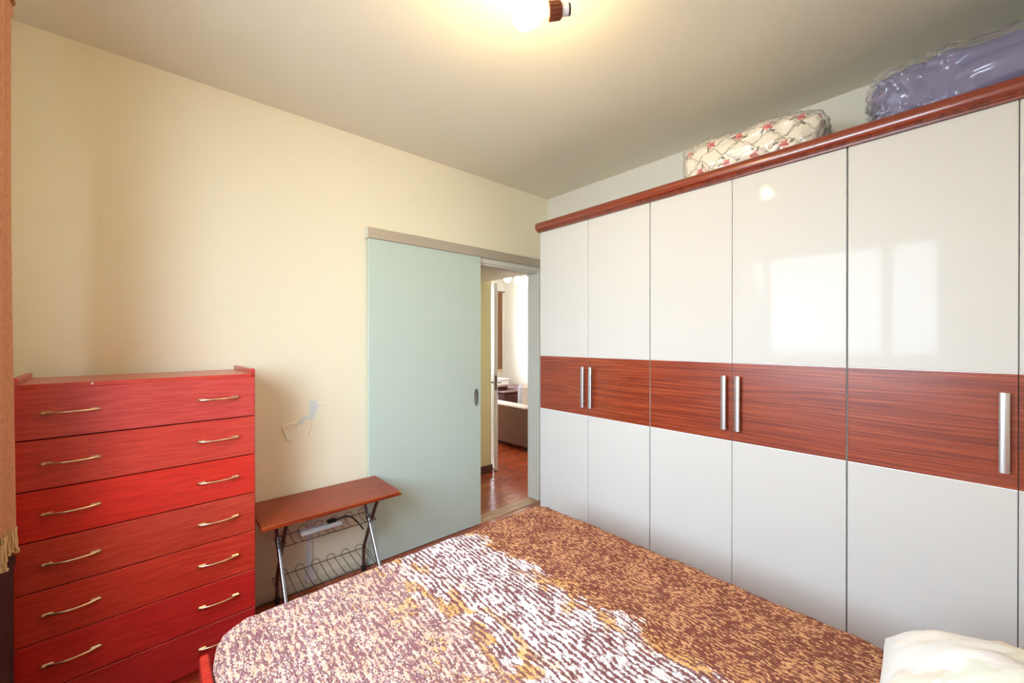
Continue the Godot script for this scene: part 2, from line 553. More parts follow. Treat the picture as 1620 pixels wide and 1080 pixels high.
func living_furniture() -> void:
	var brown := mat("brown_upholstery", rgb8(112, 80, 60), 0.85)
	var cap := mat("cream_upholstery", rgb8(214, 200, 188), 0.8)
	var blue := mat("blue_cover", rgb8(118, 132, 186), 0.85)
	var dark := mat("dark_brown_upholstery", rgb8(84, 44, 34), 0.7)
	# the near armchair stands with its side to the doorway and its back to the bedroom wall
	armchair("armchair", "brown armchair with cream arm tops and a blue seat cover", Vector3(3.96, 0, -4.13), Vector3(0.88, 0.57, 0.84), 0.18, 0.30, 0.84, brown, cap, blue, PI)
	# striped cushion leaning on its back
	var th := thing("striped_cushion", "blue and white striped cushion leaning in the brown armchair", "cushion", Vector3(3.96, 0.46, -4.09))
	var cols := [rgb8(206, 206, 220), rgb8(96, 104, 150), rgb8(222, 218, 224), rgb8(120, 104, 116), rgb8(190, 194, 214), rgb8(88, 92, 130), rgb8(214, 210, 220)]
	for k in 7:
		var m := mat("cushion_stripe_%d" % k, cols[k], 0.95)
		var x0 := -0.20 + 0.057 * k
		var bulge := 0.05 * sin(PI * (k + 0.8) / 7.6)
		part(th, "stripe", box(Vector3(x0, 0.0, -0.03 - bulge), Vector3(x0 + 0.058, 0.34, 0.06), 0.025), m)
	armchair("dark_armchair", "dark brown armchair by the living room window wall", Vector3(4.55, 0, -5.28), Vector3(0.86, 0.60, 0.80), 0.18, 0.2, 0.62, dark, dark, blue, -PI / 2)
	# low white cabinet under the far window
	var cab := thing("low_cabinet", "low white cabinet under the living room window", "cabinet", Vector3(4.55, 0, -6.24))
	part(cab, "body", box(Vector3(-0.75, 0.05, -0.19), Vector3(0.75, 0.64, 0.17), 0.004), M.white_paint)
	part(cab, "top", box(Vector3(-0.77, 0.64, -0.20), Vector3(0.77, 0.665, 0.20), 0.004), M.white_paint)
	part(cab, "plinth", box(Vector3(-0.73, 0.0, -0.17), Vector3(0.73, 0.05, 0.14)), M.white_paint)
	for k in 3:
		var dr := part(cab, "door", box(Vector3(-0.745 + 0.497 * k, 0.06, 0.17), Vector3(-0.255 + 0.497 * k, 0.63, 0.188), 0.003), M.white_paint)
		part(dr, "knob", lathe(Vector3(-0.30 + 0.497 * k, 0.50, 0.188), Vector3.BACK, [Vector2(0.006, 0), Vector2(0.006, 0.012), Vector2(0.013, 0.018), Vector2(0.0, 0.026)], 12), M.chrome)
	# curtain at the far window
	var c := thing("living_room_curtain", "brown fringed curtain beside the living room window", "curtain", Vector3(5.20, 0, -6.36))
	part(c, "cloth", wavy_cloth(Vector3(-0.19, 0.83, 0), Vector3(0.19, 0.83, 0), 2.40, 0.022, 5), mat("living_curtain_cloth", rgb8(128, 88, 60), 0.9))
	part(c, "fringe", fringe(Vector3(-0.19, 0.83, 0), Vector3(0.19, 0.83, 0), 60, 0.05, 5), M.fringe_cloth).set_meta("kind", "stuff")
	part(c, "rod", tube([Vector3(-1.75, 2.42, 0), Vector3(0.24, 2.42, 0)], 0.014, 10), M.dark_steel)
	for x in [-1.7, 0.2]:
		part(c, "bracket", tube([Vector3(x, 2.42, 0), Vector3(x, 2.42, -0.09)], 0.009, 8), M.dark_steel)
	# window frame in the far wall
	var w := struct("window_2", frame_mesh_z(3.40, 5.15, 0.90, 2.35, -6.56, -6.50, [3.98, 4.57]), M.white_paint, "white framed living room window", "window")
	for p in [[3.44, 3.96], [4.00, 4.55], [4.59, 5.11]]:
		part(w, "pane", box(Vector3(p[0], 0.94, -6.535), Vector3(p[1], 2.31, -6.53)), M.window_glass)
	# ceiling spot fixture with three lit heads
	var l := thing("living_room_light", "three headed ceiling spotlight glowing in the living room", "lamp", Vector3(4.42, H, -4.83))
	part(l, "bar", box(Vector3(-0.28, -0.03, -0.03), Vector3(0.28, 0.0, 0.03), 0.005), M.chrome)
	var glow := mat("living_lamp_glow", rgb8(255, 250, 240), 0.4)
	glow.emission_enabled = true
	glow.emission = Color(1.0, 0.97, 0.92)
	glow.emission_energy_multiplier = 6.0
	for k in 3:
		var p := Vector3(-0.20 + 0.2 * k, 0, 0.02 * k)
		part(l, "stem", tube([p + Vector3(0, -0.03, 0), p + Vector3(0, -0.20, 0)], 0.008, 8), M.chrome)
		var sh := part(l, "lamp_shade", lathe(p + Vector3(0, -0.19, 0), Vector3(-0.35, -1.0, 0.15), [Vector2(0.0, 0.0), Vector2(0.03, 0.0), Vector2(0.05, 0.10), Vector2(0.045, 0.10), Vector2(0.026, 0.004), Vector2(0.0, 0.004)], 16), M.chrome)
		part(sh, "bulb", lathe(p + Vector3(0, -0.19, 0), Vector3(-0.35, -1.0, 0.15), [Vector2(0.0, 0.03), Vector2(0.036, 0.06), Vector2(0.062, 0.105), Vector2(0.06, 0.14), Vector2(0.04, 0.17), Vector2(0.0, 0.182)], 16), glow)
	var o := OmniLight3D.new()
	o.name = "living_lamp_glow_light"
	o.light_color = Color(1.0, 0.96, 0.88)
	o.light_energy = 0.6
	o.light_size = 0.05
	o.omni_range = 12.0
	o.omni_attenuation = 2.0
	o.shadow_enabled = true
	l.add_child(o)
	o.position = Vector3(-0.08, -0.38, 0.05)
	# small square ornament and pull cord on the right wall
	var orn := thing("wall_ornament", "small square metal ornament on the living room wall", "ornament", Vector3(5.53, 1.93, -5.72))
	part(orn, "plate", lathe(Vector3.ZERO, Vector3.LEFT, [Vector2(0.0, 0.0), Vector2(0.075, 0.0), Vector2(0.07, 0.012), Vector2(0.0, 0.012)], 4), mat("ornament_metal", rgb8(170, 170, 168), 0.4, 0.6))
	part(orn, "centre", lathe(Vector3(-0.012, 0, 0), Vector3.LEFT, [Vector2(0.0, 0.0), Vector2(0.03, 0.0), Vector2(0.018, 0.02), Vector2(0.0, 0.022)], 12), M.dark_steel)

func frame_mesh_z(x0: float, x1: float, y0: float, y1: float, z0: float, z1: float, mullions: Array) -> ArrayMesh:
	var st := new_st()
	var b := 0.04
	add_box(st, Vector3(x0, y0, z0), Vector3(x1, y0 + b, z1), 0.004)
	add_box(st, Vector3(x0, y1 - b, z0), Vector3(x1, y1, z1), 0.004)
	add_box(st, Vector3(x0, y0 + b, z0), Vector3(x0 + b, y1 - b, z1), 0.004)
	add_box(st, Vector3(x1 - b, y0 + b, z0), Vector3(x1, y1 - b, z1), 0.004)
	for m in mullions:
		add_box(st, Vector3(m - b / 2, y0 + b, z0), Vector3(m + b / 2, y1 - b, z1), 0.004)
	return done(st)

# hanging cloth between two points at its foot, up to a height; folds stand out sideways
func wavy_cloth(a: Vector3, b: Vector3, top: float, depth: float, folds: int, thick := 0.004, nv := 24) -> ArrayMesh:
	var nu := folds * 14
	var side := (b - a).cross(Vector3.UP).normalized()
	var st := new_st()
	st.set_smooth_group(0)
	var f := func(i: int, k: int, s: float) -> Vector3:
		var u := float(i) / nu
		var v := float(k) / nv
		var d := sin(u * folds * TAU) * depth * (0.75 + 0.25 * cos(v * 3.0 + u * 5.0)) + sin(u * folds * TAU * 0.5 + 1.3) * depth * 0.35
		var p := a.lerp(b, u) + side * (d + s)
		p.y = lerpf(a.y, top, v)
		return p
	for s in [-thick / 2, thick / 2]:
		for i in nu:
			for k in nv:
				quad(st, f.call(i, k, s), f.call(i + 1, k, s), f.call(i + 1, k + 1, s), f.call(i, k + 1, s), side * s)
	st.set_smooth_group(-1)
	for i in nu:
		quad(st, f.call(i, 0, -thick / 2), f.call(i + 1, 0, -thick / 2), f.call(i + 1, 0, thick / 2), f.call(i, 0, thick / 2), Vector3.DOWN)
	for e in [0, nu]:
		for k in nv:
			quad(st, f.call(e, k, -thick / 2), f.call(e, k + 1, -thick / 2), f.call(e, k + 1, thick / 2), f.call(e, k, thick / 2), (a - b) if e == 0 else (b - a))
	return done(st)

func fringe(a: Vector3, b: Vector3, n: int, length: float, folds: int, depth := 0.022) -> ArrayMesh:
	var rng := RandomNumberGenerator.new()
	rng.seed = 5
	var st := new_st()
	var side := (b - a).cross(Vector3.UP).normalized()
	for i in n:
		var u := (i + 0.5) / n
		var d := sin(u * folds * TAU) * depth + sin(u * folds * TAU * 0.5 + 1.3) * depth * 0.35
		var p := a.lerp(b, u) + side * d
		var l := length * rng.randf_range(0.75, 1.1)
		var q := p + Vector3(rng.randf_range(-0.006, 0.006), -l, rng.randf_range(-0.006, 0.006))
		add_tube(st, [p + Vector3(0, 0.012, 0), p.lerp(q, 0.5) + side * rng.randf_range(-0.004, 0.004), q], 0.0022, 5)
		add_lathe(st, q + Vector3(0, 0.006, 0), Vector3.DOWN, [Vector2(0, 0), Vector2(0.005, 0.004), Vector2(0.005, 0.010), Vector2(0, 0.014)], 6)
	return done(st)

# ------------------------------------------------------------------ wardrobe
func wardrobe() -> void:
	var z_edge := []
	for k in 7:
		z_edge.append(-2.086 + 0.4405 * k)
	var labels := ["two door white wardrobe unit next to the sliding glass door", "middle two door white wardrobe unit between the other two", "two door white wardrobe unit beside the bed pillow"]
	for u in 3:
		var z0: float = z_edge[u * 2]
		var z1: float = z_edge[u * 2 + 2]
		var t := thing("wardrobe_unit", labels[u], "wardrobe", Vector3(XW, 0, z0), 0.0, "wardrobe units along the wall")
		var w := z1 - z0
		var st := new_st()
		# carcass: sides, top, bottom, back behind the doors
		var d0 := 0.024
		add_box(st, Vector3(d0, 0.0, 0.0008), Vector3(XR - XW - 0.004, 2.215, 0.018))
		add_box(st, Vector3(d0, 0.0, w - 0.018), Vector3(XR - XW - 0.004, 2.215, w - 0.0008))
		add_box(st, Vector3(d0, 2.197, 0.018), Vector3(XR - XW - 0.004, 2.215, w - 0.018))
		add_box(st, Vector3(d0, 0.06, 0.018), Vector3(XR - XW - 0.004, 0.078, w - 0.018))
		add_box(st, Vector3(XR - XW - 0.012, 0.078, 0.018), Vector3(XR - XW - 0.004, 2.197, w - 0.018))
		part(t, "body", done(st), M.cabinet_board)
		part(t, "plinth", box(Vector3(0.05, 0.0, 0.018), Vector3(0.066, 0.06, w - 0.018)), M.band_wood)
		for k in 2:
			var a: float = 0.0028 if k == 0 else w / 2 + 0.0012
			var b: float = w / 2 - 0.0012 if k == 0 else w - 0.0028
			var door := part(t, "door", box(Vector3(0.004, 0.066, a), Vector3(0.022, 2.212, b), 0.001), M.white_edge)
			part(door, "lower_panel", box(Vector3(0.0, 0.066, a), Vector3(0.0045, 0.922, b), 0.0015), M.white_lacquer, "glossy white lower door panel")
			part(door, "upper_panel", box(Vector3(0.0, 1.312, a), Vector3(0.0045, 2.212, b), 0.0015), M.white_lacquer, "glossy white upper door panel")
			part(door, "wood_panel", box(Vector3(0.0012, 0.9255, a), Vector3(0.005, 1.3085, b), 0.0008), M.band_wood, "glossy red brown wood band")
			var zc: float = b - 0.030 if k == 0 else a + 0.030
			# bar handle on two short feet, its face slightly rounded
			var hs := new_st()
			var n := 10
			var prof := []
			for i in n + 1:
				var ang := PI * i / n
				prof.append(Vector3(-0.026 - sin(ang) * 0.005, 0, -cos(ang) * 0.0125))
			hs.set_smooth_group(0)
			for i in n:
				var p0: Vector3 = Vector3(0, 0.981, zc) + prof[i]
				var p1: Vector3 = Vector3(0, 0.981, zc) + prof[i + 1]
				var up := Vector3(0, 0.266, 0)
				quad(hs, p0, p1, p1 + up, p0 + up, Vector3(-1, 0, prof[i].z * 40))
			hs.set_smooth_group(-1)
			for y in [0.981, 1.247]:
				for i in n:
					tri(hs, Vector3(-0.026, y, zc), Vector3(0, y, zc) + prof[i], Vector3(0, y, zc) + prof[i + 1], Vector3(0, y - 1.1, 0))
			quad(hs, Vector3(-0.026, 0.981, zc - 0.0125), Vector3(-0.026, 0.981, zc + 0.0125), Vector3(-0.026, 1.247, zc + 0.0125), Vector3(-0.026, 1.247, zc - 0.0125), Vector3.RIGHT)
			for y in [1.02, 1.208]:
				add_tube(hs, [Vector3(0.0015, y, zc), Vector3(-0.0265, y, zc)], 0.006, 10)
			part(door, "handle", done(hs), M.brushed_aluminium, "satin aluminium bar handle")
	# one cornice runs over all the units
	var z0: float = z_edge[0] - 0.012
	var z1: float = z_edge[6]
	var cr := thing("cornice", "glossy red brown wooden cornice along the wardrobe top", "cornice", Vector3(XW, 2.215, 0))
	var st := new_st()
	var prof := [Vector2(0.024, -0.002), Vector2(-0.012, -0.002), Vector2(-0.014, 0.004)]
	for i in 13:
		var ang := -PI / 2 + PI * i / 12.0
		prof.append(Vector2(-0.014 - 0.026 * cos(ang), 0.036 + 0.031 * sin(ang)))
	prof.append(Vector2(0.024, 0.067))
	prof.append(Vector2(0.024, -0.002))
	st.set_smooth_group(0)
	for i in prof.size() - 1:
		var sharp: bool = i < 3 or i >= prof.size() - 3
		st.set_smooth_group(-1 if sharp else 1)
		var p: Vector2 = prof[i]
		var q: Vector2 = prof[i + 1]
		var mid := (p + q) / 2 - Vector2(0.0, 0.033)
		quad(st, Vector3(p.x, p.y, z0), Vector3(q.x, q.y, z0), Vector3(q.x, q.y, z1), Vector3(p.x, p.y, z1), Vector3(mid.x, mid.y, 0))
	st.set_smooth_group(-1)
	for z in [z0, z1]:
		for i in prof.size() - 1:
			tri(st, Vector3(0, 0.033, z), Vector3(prof[i].x, prof[i].y, z), Vector3(prof[i + 1].x, prof[i + 1].y, z), Vector3(0, 0, z - (z0 + z1) / 2))
	part(cr, "moulding", done(st), M.cornice_wood)
	part(cr, "end_return", box(Vector3(0.024, -0.002, z0), Vector3(XR - XW - 0.004, 0.066, z0 + 0.012), 0.002), M.cornice_wood)

# ------------------------------------------------------------------ bed
const BX0 := 0.14
const BX1 := 1.655
const BZ0 := -1.615
const BZ1 := 0.45
const BY := 0.50

func blanket_images() -> Array:
	var w := 1024
	var h := 1280
	var im := Image.create(w, h, true, Image.FORMAT_RGB8)
	var hm := Image.create(w, h, true, Image.FORMAT_L8)
	var streak := noise_of(101, 1.0, 2)
	var fine := noise_of(102, 1.0, 2)
	var blot := noise_of(103, 1.0, 2)
	var edge := noise_of(104, 1.0, 2)
	var tone := noise_of(105, 1.0, 1)
	var cream := rgb8(220, 208, 203)
	var peach := rgb8(216, 172, 144)
	var tan := rgb8(204, 146, 100)
	var gold := rgb8(218, 160, 92)
	var brown := rgb8(120, 62, 46)
	var mauve := rgb8(124, 78, 86)
	for y in h:
		var z := BZ0 - 0.30 + 2.65 * y / h
		for x in w:
			var xx := BX0 - 0.30 + 2.115 * x / w
			# rows of yarn lie along the bed, a little askew, and break into dashes
			var b := blot.get_noise_2d(xx * 10.0, z * 5.0)
			var zone := xx + 0.05 * edge.get_noise_2d(xx * 2.0 + 7.0, z * 3.2) + 0.035 * blot.get_noise_2d(xx * 22.0, z * 12.0)
			var right := smoothstep(1.12, 1.16, zone)
			var white := smoothstep(0.64, 0.80, zone) * (1.0 - right)
			var left := (1.0 - white) * (1.0 - right)
			var sx := xx + 0.04 * z + 0.007 * edge.get_noise_2d(xx * 4.0, z * 4.0)
			var row := cos(TAU * sx / 0.0185) if xx < 1.13 else cos(TAU * sx / 0.0125)
			var s := streak.get_noise_2d(sx * 52.0, z * 17.0) * (1.0 - right) + streak.get_noise_2d(sx * 84.0, z * 27.0) * right
			var f := fine.get_noise_2d(sx * 150.0 + 40.0, z * 75.0)
			var base := cream * white + tan * right + peach * left
			base.a = 1.0
			# golden patches along the borders of the cream band and in the mottled part
			var g := smoothstep(0.06, 0.24, b) * clampf(maxf(1.3 - absf(zone - 1.14) * 14.0, 1.2 - absf(zone - 0.74) * 8.0) + left * 0.5, 0.0, 1.0)
			base = base.lerp(gold, clampf(g, 0.0, 1.0))
			var dark := brown.lerp(mauve, left * 0.9 + white * 0.5)
			var cut := 0.06 * white - 0.12 * right - 0.04 * left - 0.06 * g
			var rw := 0.34 * white + 0.24 * right + 0.20 * left
			var amount := smoothstep(cut - 0.10, cut + 0.14, row * rw + s * 0.55 + f * (0.16 + 0.34 * left) + 0.14 * tone.get_noise_2d(xx * 7.0, z * 7.0))
			var col := base.lerp(dark, clampf(amount, 0.0, 1.0) * (0.95 - 0.15 * left))
			col = col.lerp(cream, 0.5 * left * smoothstep(0.2, 0.5, -f + 0.4 * b))
			im.set_pixel(x, y, col)
			var hv := clampf(0.62 - 0.35 * amount + 0.35 * f, 0.0, 1.0)
			hm.set_pixel(x, y, Color(hv, hv, hv))
	im.generate_mipmaps()
	hm.generate_mipmaps()
	return [ImageTexture.create_from_image(im), ImageTexture.create_from_image(hm), im]

func bed() -> void:
	var frame_wood := wood("bed_wood", M.cherry_tex, Vector3(0.8, 1.5, 0.8), 0.4, Color(1.0, 0.9, 0.85), Vector3(0.2, 0.3, 0.1))
	var t := thing("double_bed", "double bed with red brown wooden frame under a mottled blanket", "bed", Vector3.ZERO)
	for x in [BX0 - 0.034, BX1 + 0.023]:
		part(t, "side_rail", box(Vector3(x, 0.14, BZ0 + 0.01), Vector3(x + 0.025, 0.425, BZ1), 0.005), frame_wood)
	part(t, "foot_board", box(Vector3(BX0 - 0.009, 0.14, BZ0 + 0.052), Vector3(BX1 + 0.023, 0.27, BZ0 + 0.075), 0.004), frame_wood)
	part(t, "head_board", box(Vector3(BX0, 0.10, BZ1), Vector3(BX1, 0.95, BZ1 + 0.035), 0.008), frame_wood)
	for x in [BX0 + 0.02, BX1 - 0.09]:
		for z in [BZ0 + 0.02, BZ1 - 0.09]:
			part(t, "leg", box(Vector3(x, 0.0, z), Vector3(x + 0.07, 0.17, z + 0.07), 0.005), frame_wood)
	part(t, "slat_base", box(Vector3(BX0 + 0.032, 0.24, BZ0 + 0.036), Vector3(BX1 - 0.032, 0.27, BZ1 - 0.002)), M.cabinet_board)
	part(t, "mattress", box(Vector3(BX0 + 0.045, 0.27, BZ0 + 0.05), Vector3(BX1 - 0.045, BY - 0.028, BZ1 - 0.005), 0.03), mat("mattress_cloth", rgb8(226, 220, 210), 0.9))
	# the blanket: rounded sheet over the mattress, hanging down at foot and sides
	var ims := blanket_images()
	var bm := mat("blanket_plush", Color.WHITE, 0.95)
	bm.albedo_texture = ims[0]
	bm.heightmap_enabled = true
	bm.heightmap_texture = ims[1]
	bm.heightmap_scale = 0.7
	bm.rim_enabled = true
	bm.rim = 0.3
	bm.rim_tint = 0.6
	var spots := []
	var bl := part(self, "plush_blanket", blanket_mesh(spots), bm)
	bl.set_meta("pile_spots", spots)
	pile(bl, bm, ims[2])
	tag(bl, "plush blanket in brown, gold and cream tiger mottling on the bed", "blanket")
	pillow()

# woolly pile: tens of thousands of small leaning tufts, each in the colour of the cloth under it
func pile(blanket: Node, cloth: Material, im: Image) -> void:
	var rng := RandomNumberGenerator.new()
	rng.seed = 404
	var st := new_st()
	add_lathe(st, Vector3.ZERO, Vector3.UP, [Vector2(0.0015, -0.002), Vector2(0.0018, 0.001), Vector2(0.0012, 0.003), Vector2(0.0, 0.004)], 5)
	var tuft := done(st)
	var m := mat("pile_wool", Color.WHITE, 0.95)
	m.vertex_color_use_as_albedo = true
	tuft.surface_set_material(0, m)
	var spots: Array = blanket.get_meta("pile_spots")
	blanket.remove_meta("pile_spots")
	var mm := MultiMesh.new()
	mm.transform_format = MultiMesh.TRANSFORM_3D
	mm.use_colors = true
	mm.mesh = tuft
	mm.instance_count = spots.size()
	for i in spots.size():
		var p: Vector3 = spots[i][0]
		var n: Vector3 = spots[i][1]
		var uv: Vector2 = spots[i][2]
		n = (n + Vector3(rng.randf_range(-0.3, 0.3), 0, rng.randf_range(-0.3, 0.3))).normalized()
		var u := n.cross(Vector3(0.3, 0.2, 1.0)).normalized()
		var w := u.cross(n)
		var k := rng.randf_range(0.7, 1.25)
		mm.set_instance_transform(i, Transform3D(Basis(u * k, n * k, w * k * 3.2), p))
		var c := im.get_pixel(clampi(int(uv.x * im.get_width()), 0, im.get_width() - 1), clampi(int(uv.y * im.get_height()), 0, im.get_height() - 1)).srgb_to_linear()
		mm.set_instance_color(i, c * rng.randf_range(0.88, 1.1))
	var o := MultiMeshInstance3D.new()
	o.name = "pile"
	o.multimesh = mm
	o.set_meta("kind", "stuff")
	blanket.add_child(o, true)

func blanket_mesh(spots: Array) -> ArrayMesh:
	var cx := (BX0 + BX1) / 2
	var cz := (BZ0 + 0.42) / 2
	var hx := (BX1 - BX0) / 2
	var hz := (0.42 - BZ0) / 2
	var rc := 0.11
	# outline of the top with round corners, and its outward directions
	var line := []
	var dirs := []
	var per := 16
	var corners := [[1, 1, 0.0], [-1, 1, PI / 2], [-1, -1, PI], [1, -1, PI * 1.5]]
	for ci in 4:
		var c: Array = corners[ci]
		for k in per + 1:
			var a: float = c[2] + PI / 2 * k / per
			var dv := Vector2(cos(a), sin(a))
			line.append(Vector2(c[0] * (hx - rc), c[1] * (hz - rc)) + dv * rc)
			dirs.append(dv)
		var nx: Array = corners[(ci + 1) % 4]
		var p0: Vector2 = line[-1]
		var d0: Vector2 = dirs[-1]
		var p1 := Vector2(nx[0] * (hx - rc), nx[1] * (hz - rc)) + d0 * rc
		var m := 70 if ci % 2 == 0 else 90
		for k in range(1, m):
			line.append(p0.lerp(p1, float(k) / m))
			dirs.append(d0)
	var n := line.size()
	var rr := 0.05
	# profile rings: [inset from outline (negative = inside) , height, arc length past outline]
	var noise := noise_of(211, 1.0, 3)
	var rings := []
	var inner := 60
	for i in inner:
		rings.append([0, float(i) / inner, 0.0])
	for i in 9:
		rings.append([1, i / 8.0 * PI / 2, 0.0])
	for i in range(1, 12):
		rings.append([2, i / 11.0, 0.0])
	var pos := []
	var uvs := []
	for r in rings:
		var prow := []
		var urow := []
		for k in n:
			var d: Vector2 = dirs[k]
			var edge_in: Vector2 = line[k] - d * rr
			var p := Vector2.ZERO
			var y := BY
			var arc := 0.0
			if r[0] == 0:
				p = edge_in * r[1]
				arc = 0.0
			elif r[0] == 1:
				p = edge_in + d * rr * sin(r[1])
				y = BY - rr * (1.0 - cos(r[1]))
				arc = rr * r[1]
			else:
				var hang := 0.155
				var s: float = r[1]
				var fold := sin(k * 0.33) * 0.006 * s + noise.get_noise_2d(k * 0.05, 3.0) * 0.012 * s
				p = edge_in + d * (rr + fold + 0.012 * s)
				y = BY - rr - hang * s
				arc = rr * PI / 2 + hang * s
			var uvp: Vector2 = (p if r[0] == 0 else edge_in + d * arc) + Vector2(cx, cz)
			var lift := noise.get_noise_2d(p.x * 3.0, p.y * 3.0) * 0.006 + noise.get_noise_2d(p.x * 11.0 + 9.0, p.y * 11.0) * 0.0035 + noise.get_noise_2d(p.x * 60.0, p.y * 60.0) * 0.002
			var fz := noise.get_noise_2d(k * 0.9, r[1] * 40.0 + r[0] * 100.0) * 0.003 if r[0] > 0 else 0.0
			prow.append(Vector3(cx + p.x + d.x * fz, y + lift, cz + p.y + d.y * fz))
			urow.append(Vector2((uvp.x - (BX0 - 0.30)) / 2.115, (uvp.y - (BZ0 - 0.30)) / 2.65))
		pos.append(prow)
		uvs.append(urow)
	# tufts stand on the outside, evenly by area, as far as the pillow
	var rng := RandomNumberGenerator.new()
	rng.seed = 515
	for i in rings.size() - 1:
		for k in n:
			var j := (k + 1) % n
			var e1: Vector3 = pos[i][j] - pos[i][k]
			var e2: Vector3 = pos[i + 1][k] - pos[i][k]
			var e3: Vector3 = pos[i + 1][j] - pos[i][k]
			var area := (e1.cross(e3).length() + e2.cross(e3).length()) / 2.0
			var want := area * 90000.0
			var cnt := int(want) + (1 if rng.randf() < want - int(want) else 0)
			if pos[i][k].z > 0.1:
				cnt = 0
			for c in cnt:
				var a := rng.randf()
				var b := rng.randf()
				var p: Vector3 = pos[i][k].lerp(pos[i][j], a).lerp(pos[i + 1][k].lerp(pos[i + 1][j], a), b)
				var uv: Vector2 = uvs[i][k].lerp(uvs[i][j], a).lerp(uvs[i + 1][k].lerp(uvs[i + 1][j], a), b)
				var nv := Vector3.UP
				if rings[i][0] == 1:
					nv = Vector3(dirs[k].x * sin(rings[i][1]), cos(rings[i][1]), dirs[k].y * sin(rings[i][1]))
				elif rings[i][0] == 2:
					nv = Vector3(dirs[k].x, 0.1, dirs[k].y)
				spots.append([p, nv, uv])
	var st := new_st()
	st.set_smooth_group(0)
	for side in 2:
		for i in rings.size() - 1:
			for k in n:
				var j := (k + 1) % n
				var q := [pos[i][k], pos[i][j], pos[i + 1][j], pos[i + 1][k]]
				var uv := [uvs[i][k], uvs[i][j], uvs[i + 1][j], uvs[i + 1][k]]
				var o := Vector3(dirs[k].x, 0.2, dirs[k].y) if rings[i][0] > 0 else Vector3.UP
				if side == 1:          # the underside, a finger's breadth inside
					var inw := [k, j, j, k]
					for v in 4:
						var ri: Array = rings[i if v < 2 else i + 1]
						var d: Vector2 = dirs[inw[v]] if ri[0] > 0 else Vector2.ZERO
						q[v] += Vector3(-d.x * 0.012, -0.012 if ri[0] < 2 else 0.0, -d.y * 0.012)
					o = -o
				for t in [[0, 1, 2], [0, 2, 3]]:
					var id: Array = t.duplicate()
					if (q[id[1]] - q[id[0]]).cross(q[id[2]] - q[id[0]]).dot(o) > 0.0:
						id = [t[0], t[2], t[1]]
					for v in id:
						st.set_uv(uv[v])
						st.add_vertex(q[v])
	var last := rings.size() - 1
	for k in n:
		var j := (k + 1) % n
		var ia: Vector3 = pos[last][k] - Vector3(dirs[k].x, 0, dirs[k].y) * 0.012
		var ib: Vector3 = pos[last][j] - Vector3(dirs[j].x, 0, dirs[j].y) * 0.012
		st.set_uv(uvs[last][k])
		quad(st, pos[last][k], pos[last][j], ib, ia, Vector3.DOWN)
	return done(st)

func pillow() -> void:
	# pale print: faint peach, lilac and green blooms on white
	var im := Image.create(512, 512, true, Image.FORMAT_RGB8)
	im.fill(rgb8(247, 245, 241))
	var rng := RandomNumberGenerator.new()
	rng.seed = 31
	var n := noise_of(61, 0.03, 3)
	var blooms := []
	for k in 26:
		blooms.append([Vector2(rng.randf() * 512, rng.randf() * 512), rng.randf_range(16, 40), [rgb8(238, 214, 184), rgb8(232, 222, 228), rgb8(222, 226, 200), rgb8(242, 226, 212)][k % 4]])
	for y in 512:
		for x in 512:
			var c := rgb8(247, 245, 241)
			for b in blooms:
				var d: Vector2 = Vector2(x, y) - b[0]
				if absf(d.x) < 60 and absf(d.y) < 60:
					var r := d.length() * (1.0 + 0.28 * sin(d.angle() * 5.0)) + n.get_noise_2d(x * 2.0, y * 2.0) * 12.0
					if r < b[1]:
						c = c.lerp(b[2], 0.45)
			im.set_pixel(x, y, c)
	im.generate_mipmaps()
	var m := mat("pillow_print", Color.WHITE, 0.9)
	m.albedo_texture = ImageTexture.create_from_image(im)
	var t := thing("bed_pillow", "white pillow with faint floral print at the bed head", "pillow", Vector3(1.265, BY + 0.012, 0.135))
	part(t, "cushion", pillow_mesh(0.345, 0.29, 0.22), m)
	var pts := []
	for k in 4:
		for i in 16:
			var u := -1.0 + 2.0 * i / 16.0
			var e: Vector2 = [Vector2(u, -1), Vector2(1, u), Vector2(-u, 1), Vector2(-1, -u)][k]
			pts.append(pillow_edge(e.x, e.y, 0.345, 0.29) + Vector3(0, 0.03, 0))
	pts.append(pts[0])
	part(t, "seam_piping", tube(pts, 0.0028, 6), M.white_plastic)

func pillow_edge(u: float, v: float, hx: float, hz: float) -> Vector3:
	return Vector3(u * hx * (1.0 - 0.05 * (1.0 - v * v)), 0.0, v * hz * (1.0 - 0.05 * (1.0 - u * u)))

# a filled pillow: fullest in the middle, thin at the seam and pinched at the corners
func pillow_mesh(hx: float, hz: float, top: float) -> ArrayMesh:
	var st := new_st()
	st.set_smooth_group(0)
	var n := 44
	var noise := noise_of(9, 5.0, 3)
	var f := func(i: int, k: int, up: bool) -> Vector3:
		var u := -1.0 + 2.0 * i / n
		var v := -1.0 + 2.0 * k / n
		u = sin(u * PI / 2)
		v = sin(v * PI / 2)
		var e := pow(maxf((1.0 - u * u) * (1.0 - v * v), 0.0), 0.45)
		var p := pillow_edge(u, v, hx, hz)
		p.y = 0.03 + e * (top * (1.0 + 0.10 * noise.get_noise_2d(p.x, p.z)) if up else -0.029)
		return p
	for up in [true, false]:
		for i in n:
			for k in n:
				var q := [f.call(i, k, up), f.call(i + 1, k, up), f.call(i + 1, k + 1, up), f.call(i, k + 1, up)]
				for t in [[0, 1, 2], [0, 2, 3]]:
					var id: Array = t.duplicate()
					if (q[id[1]] - q[id[0]]).cross(q[id[2]] - q[id[0]]).y > 0.0 == up:
						id = [t[0], t[2], t[1]]
					for j in id:
						st.set_uv(Vector2(q[j].x / 0.8 + 0.5, q[j].z / 0.8 + 0.5))
						st.add_vertex(q[j])
	return done(st)

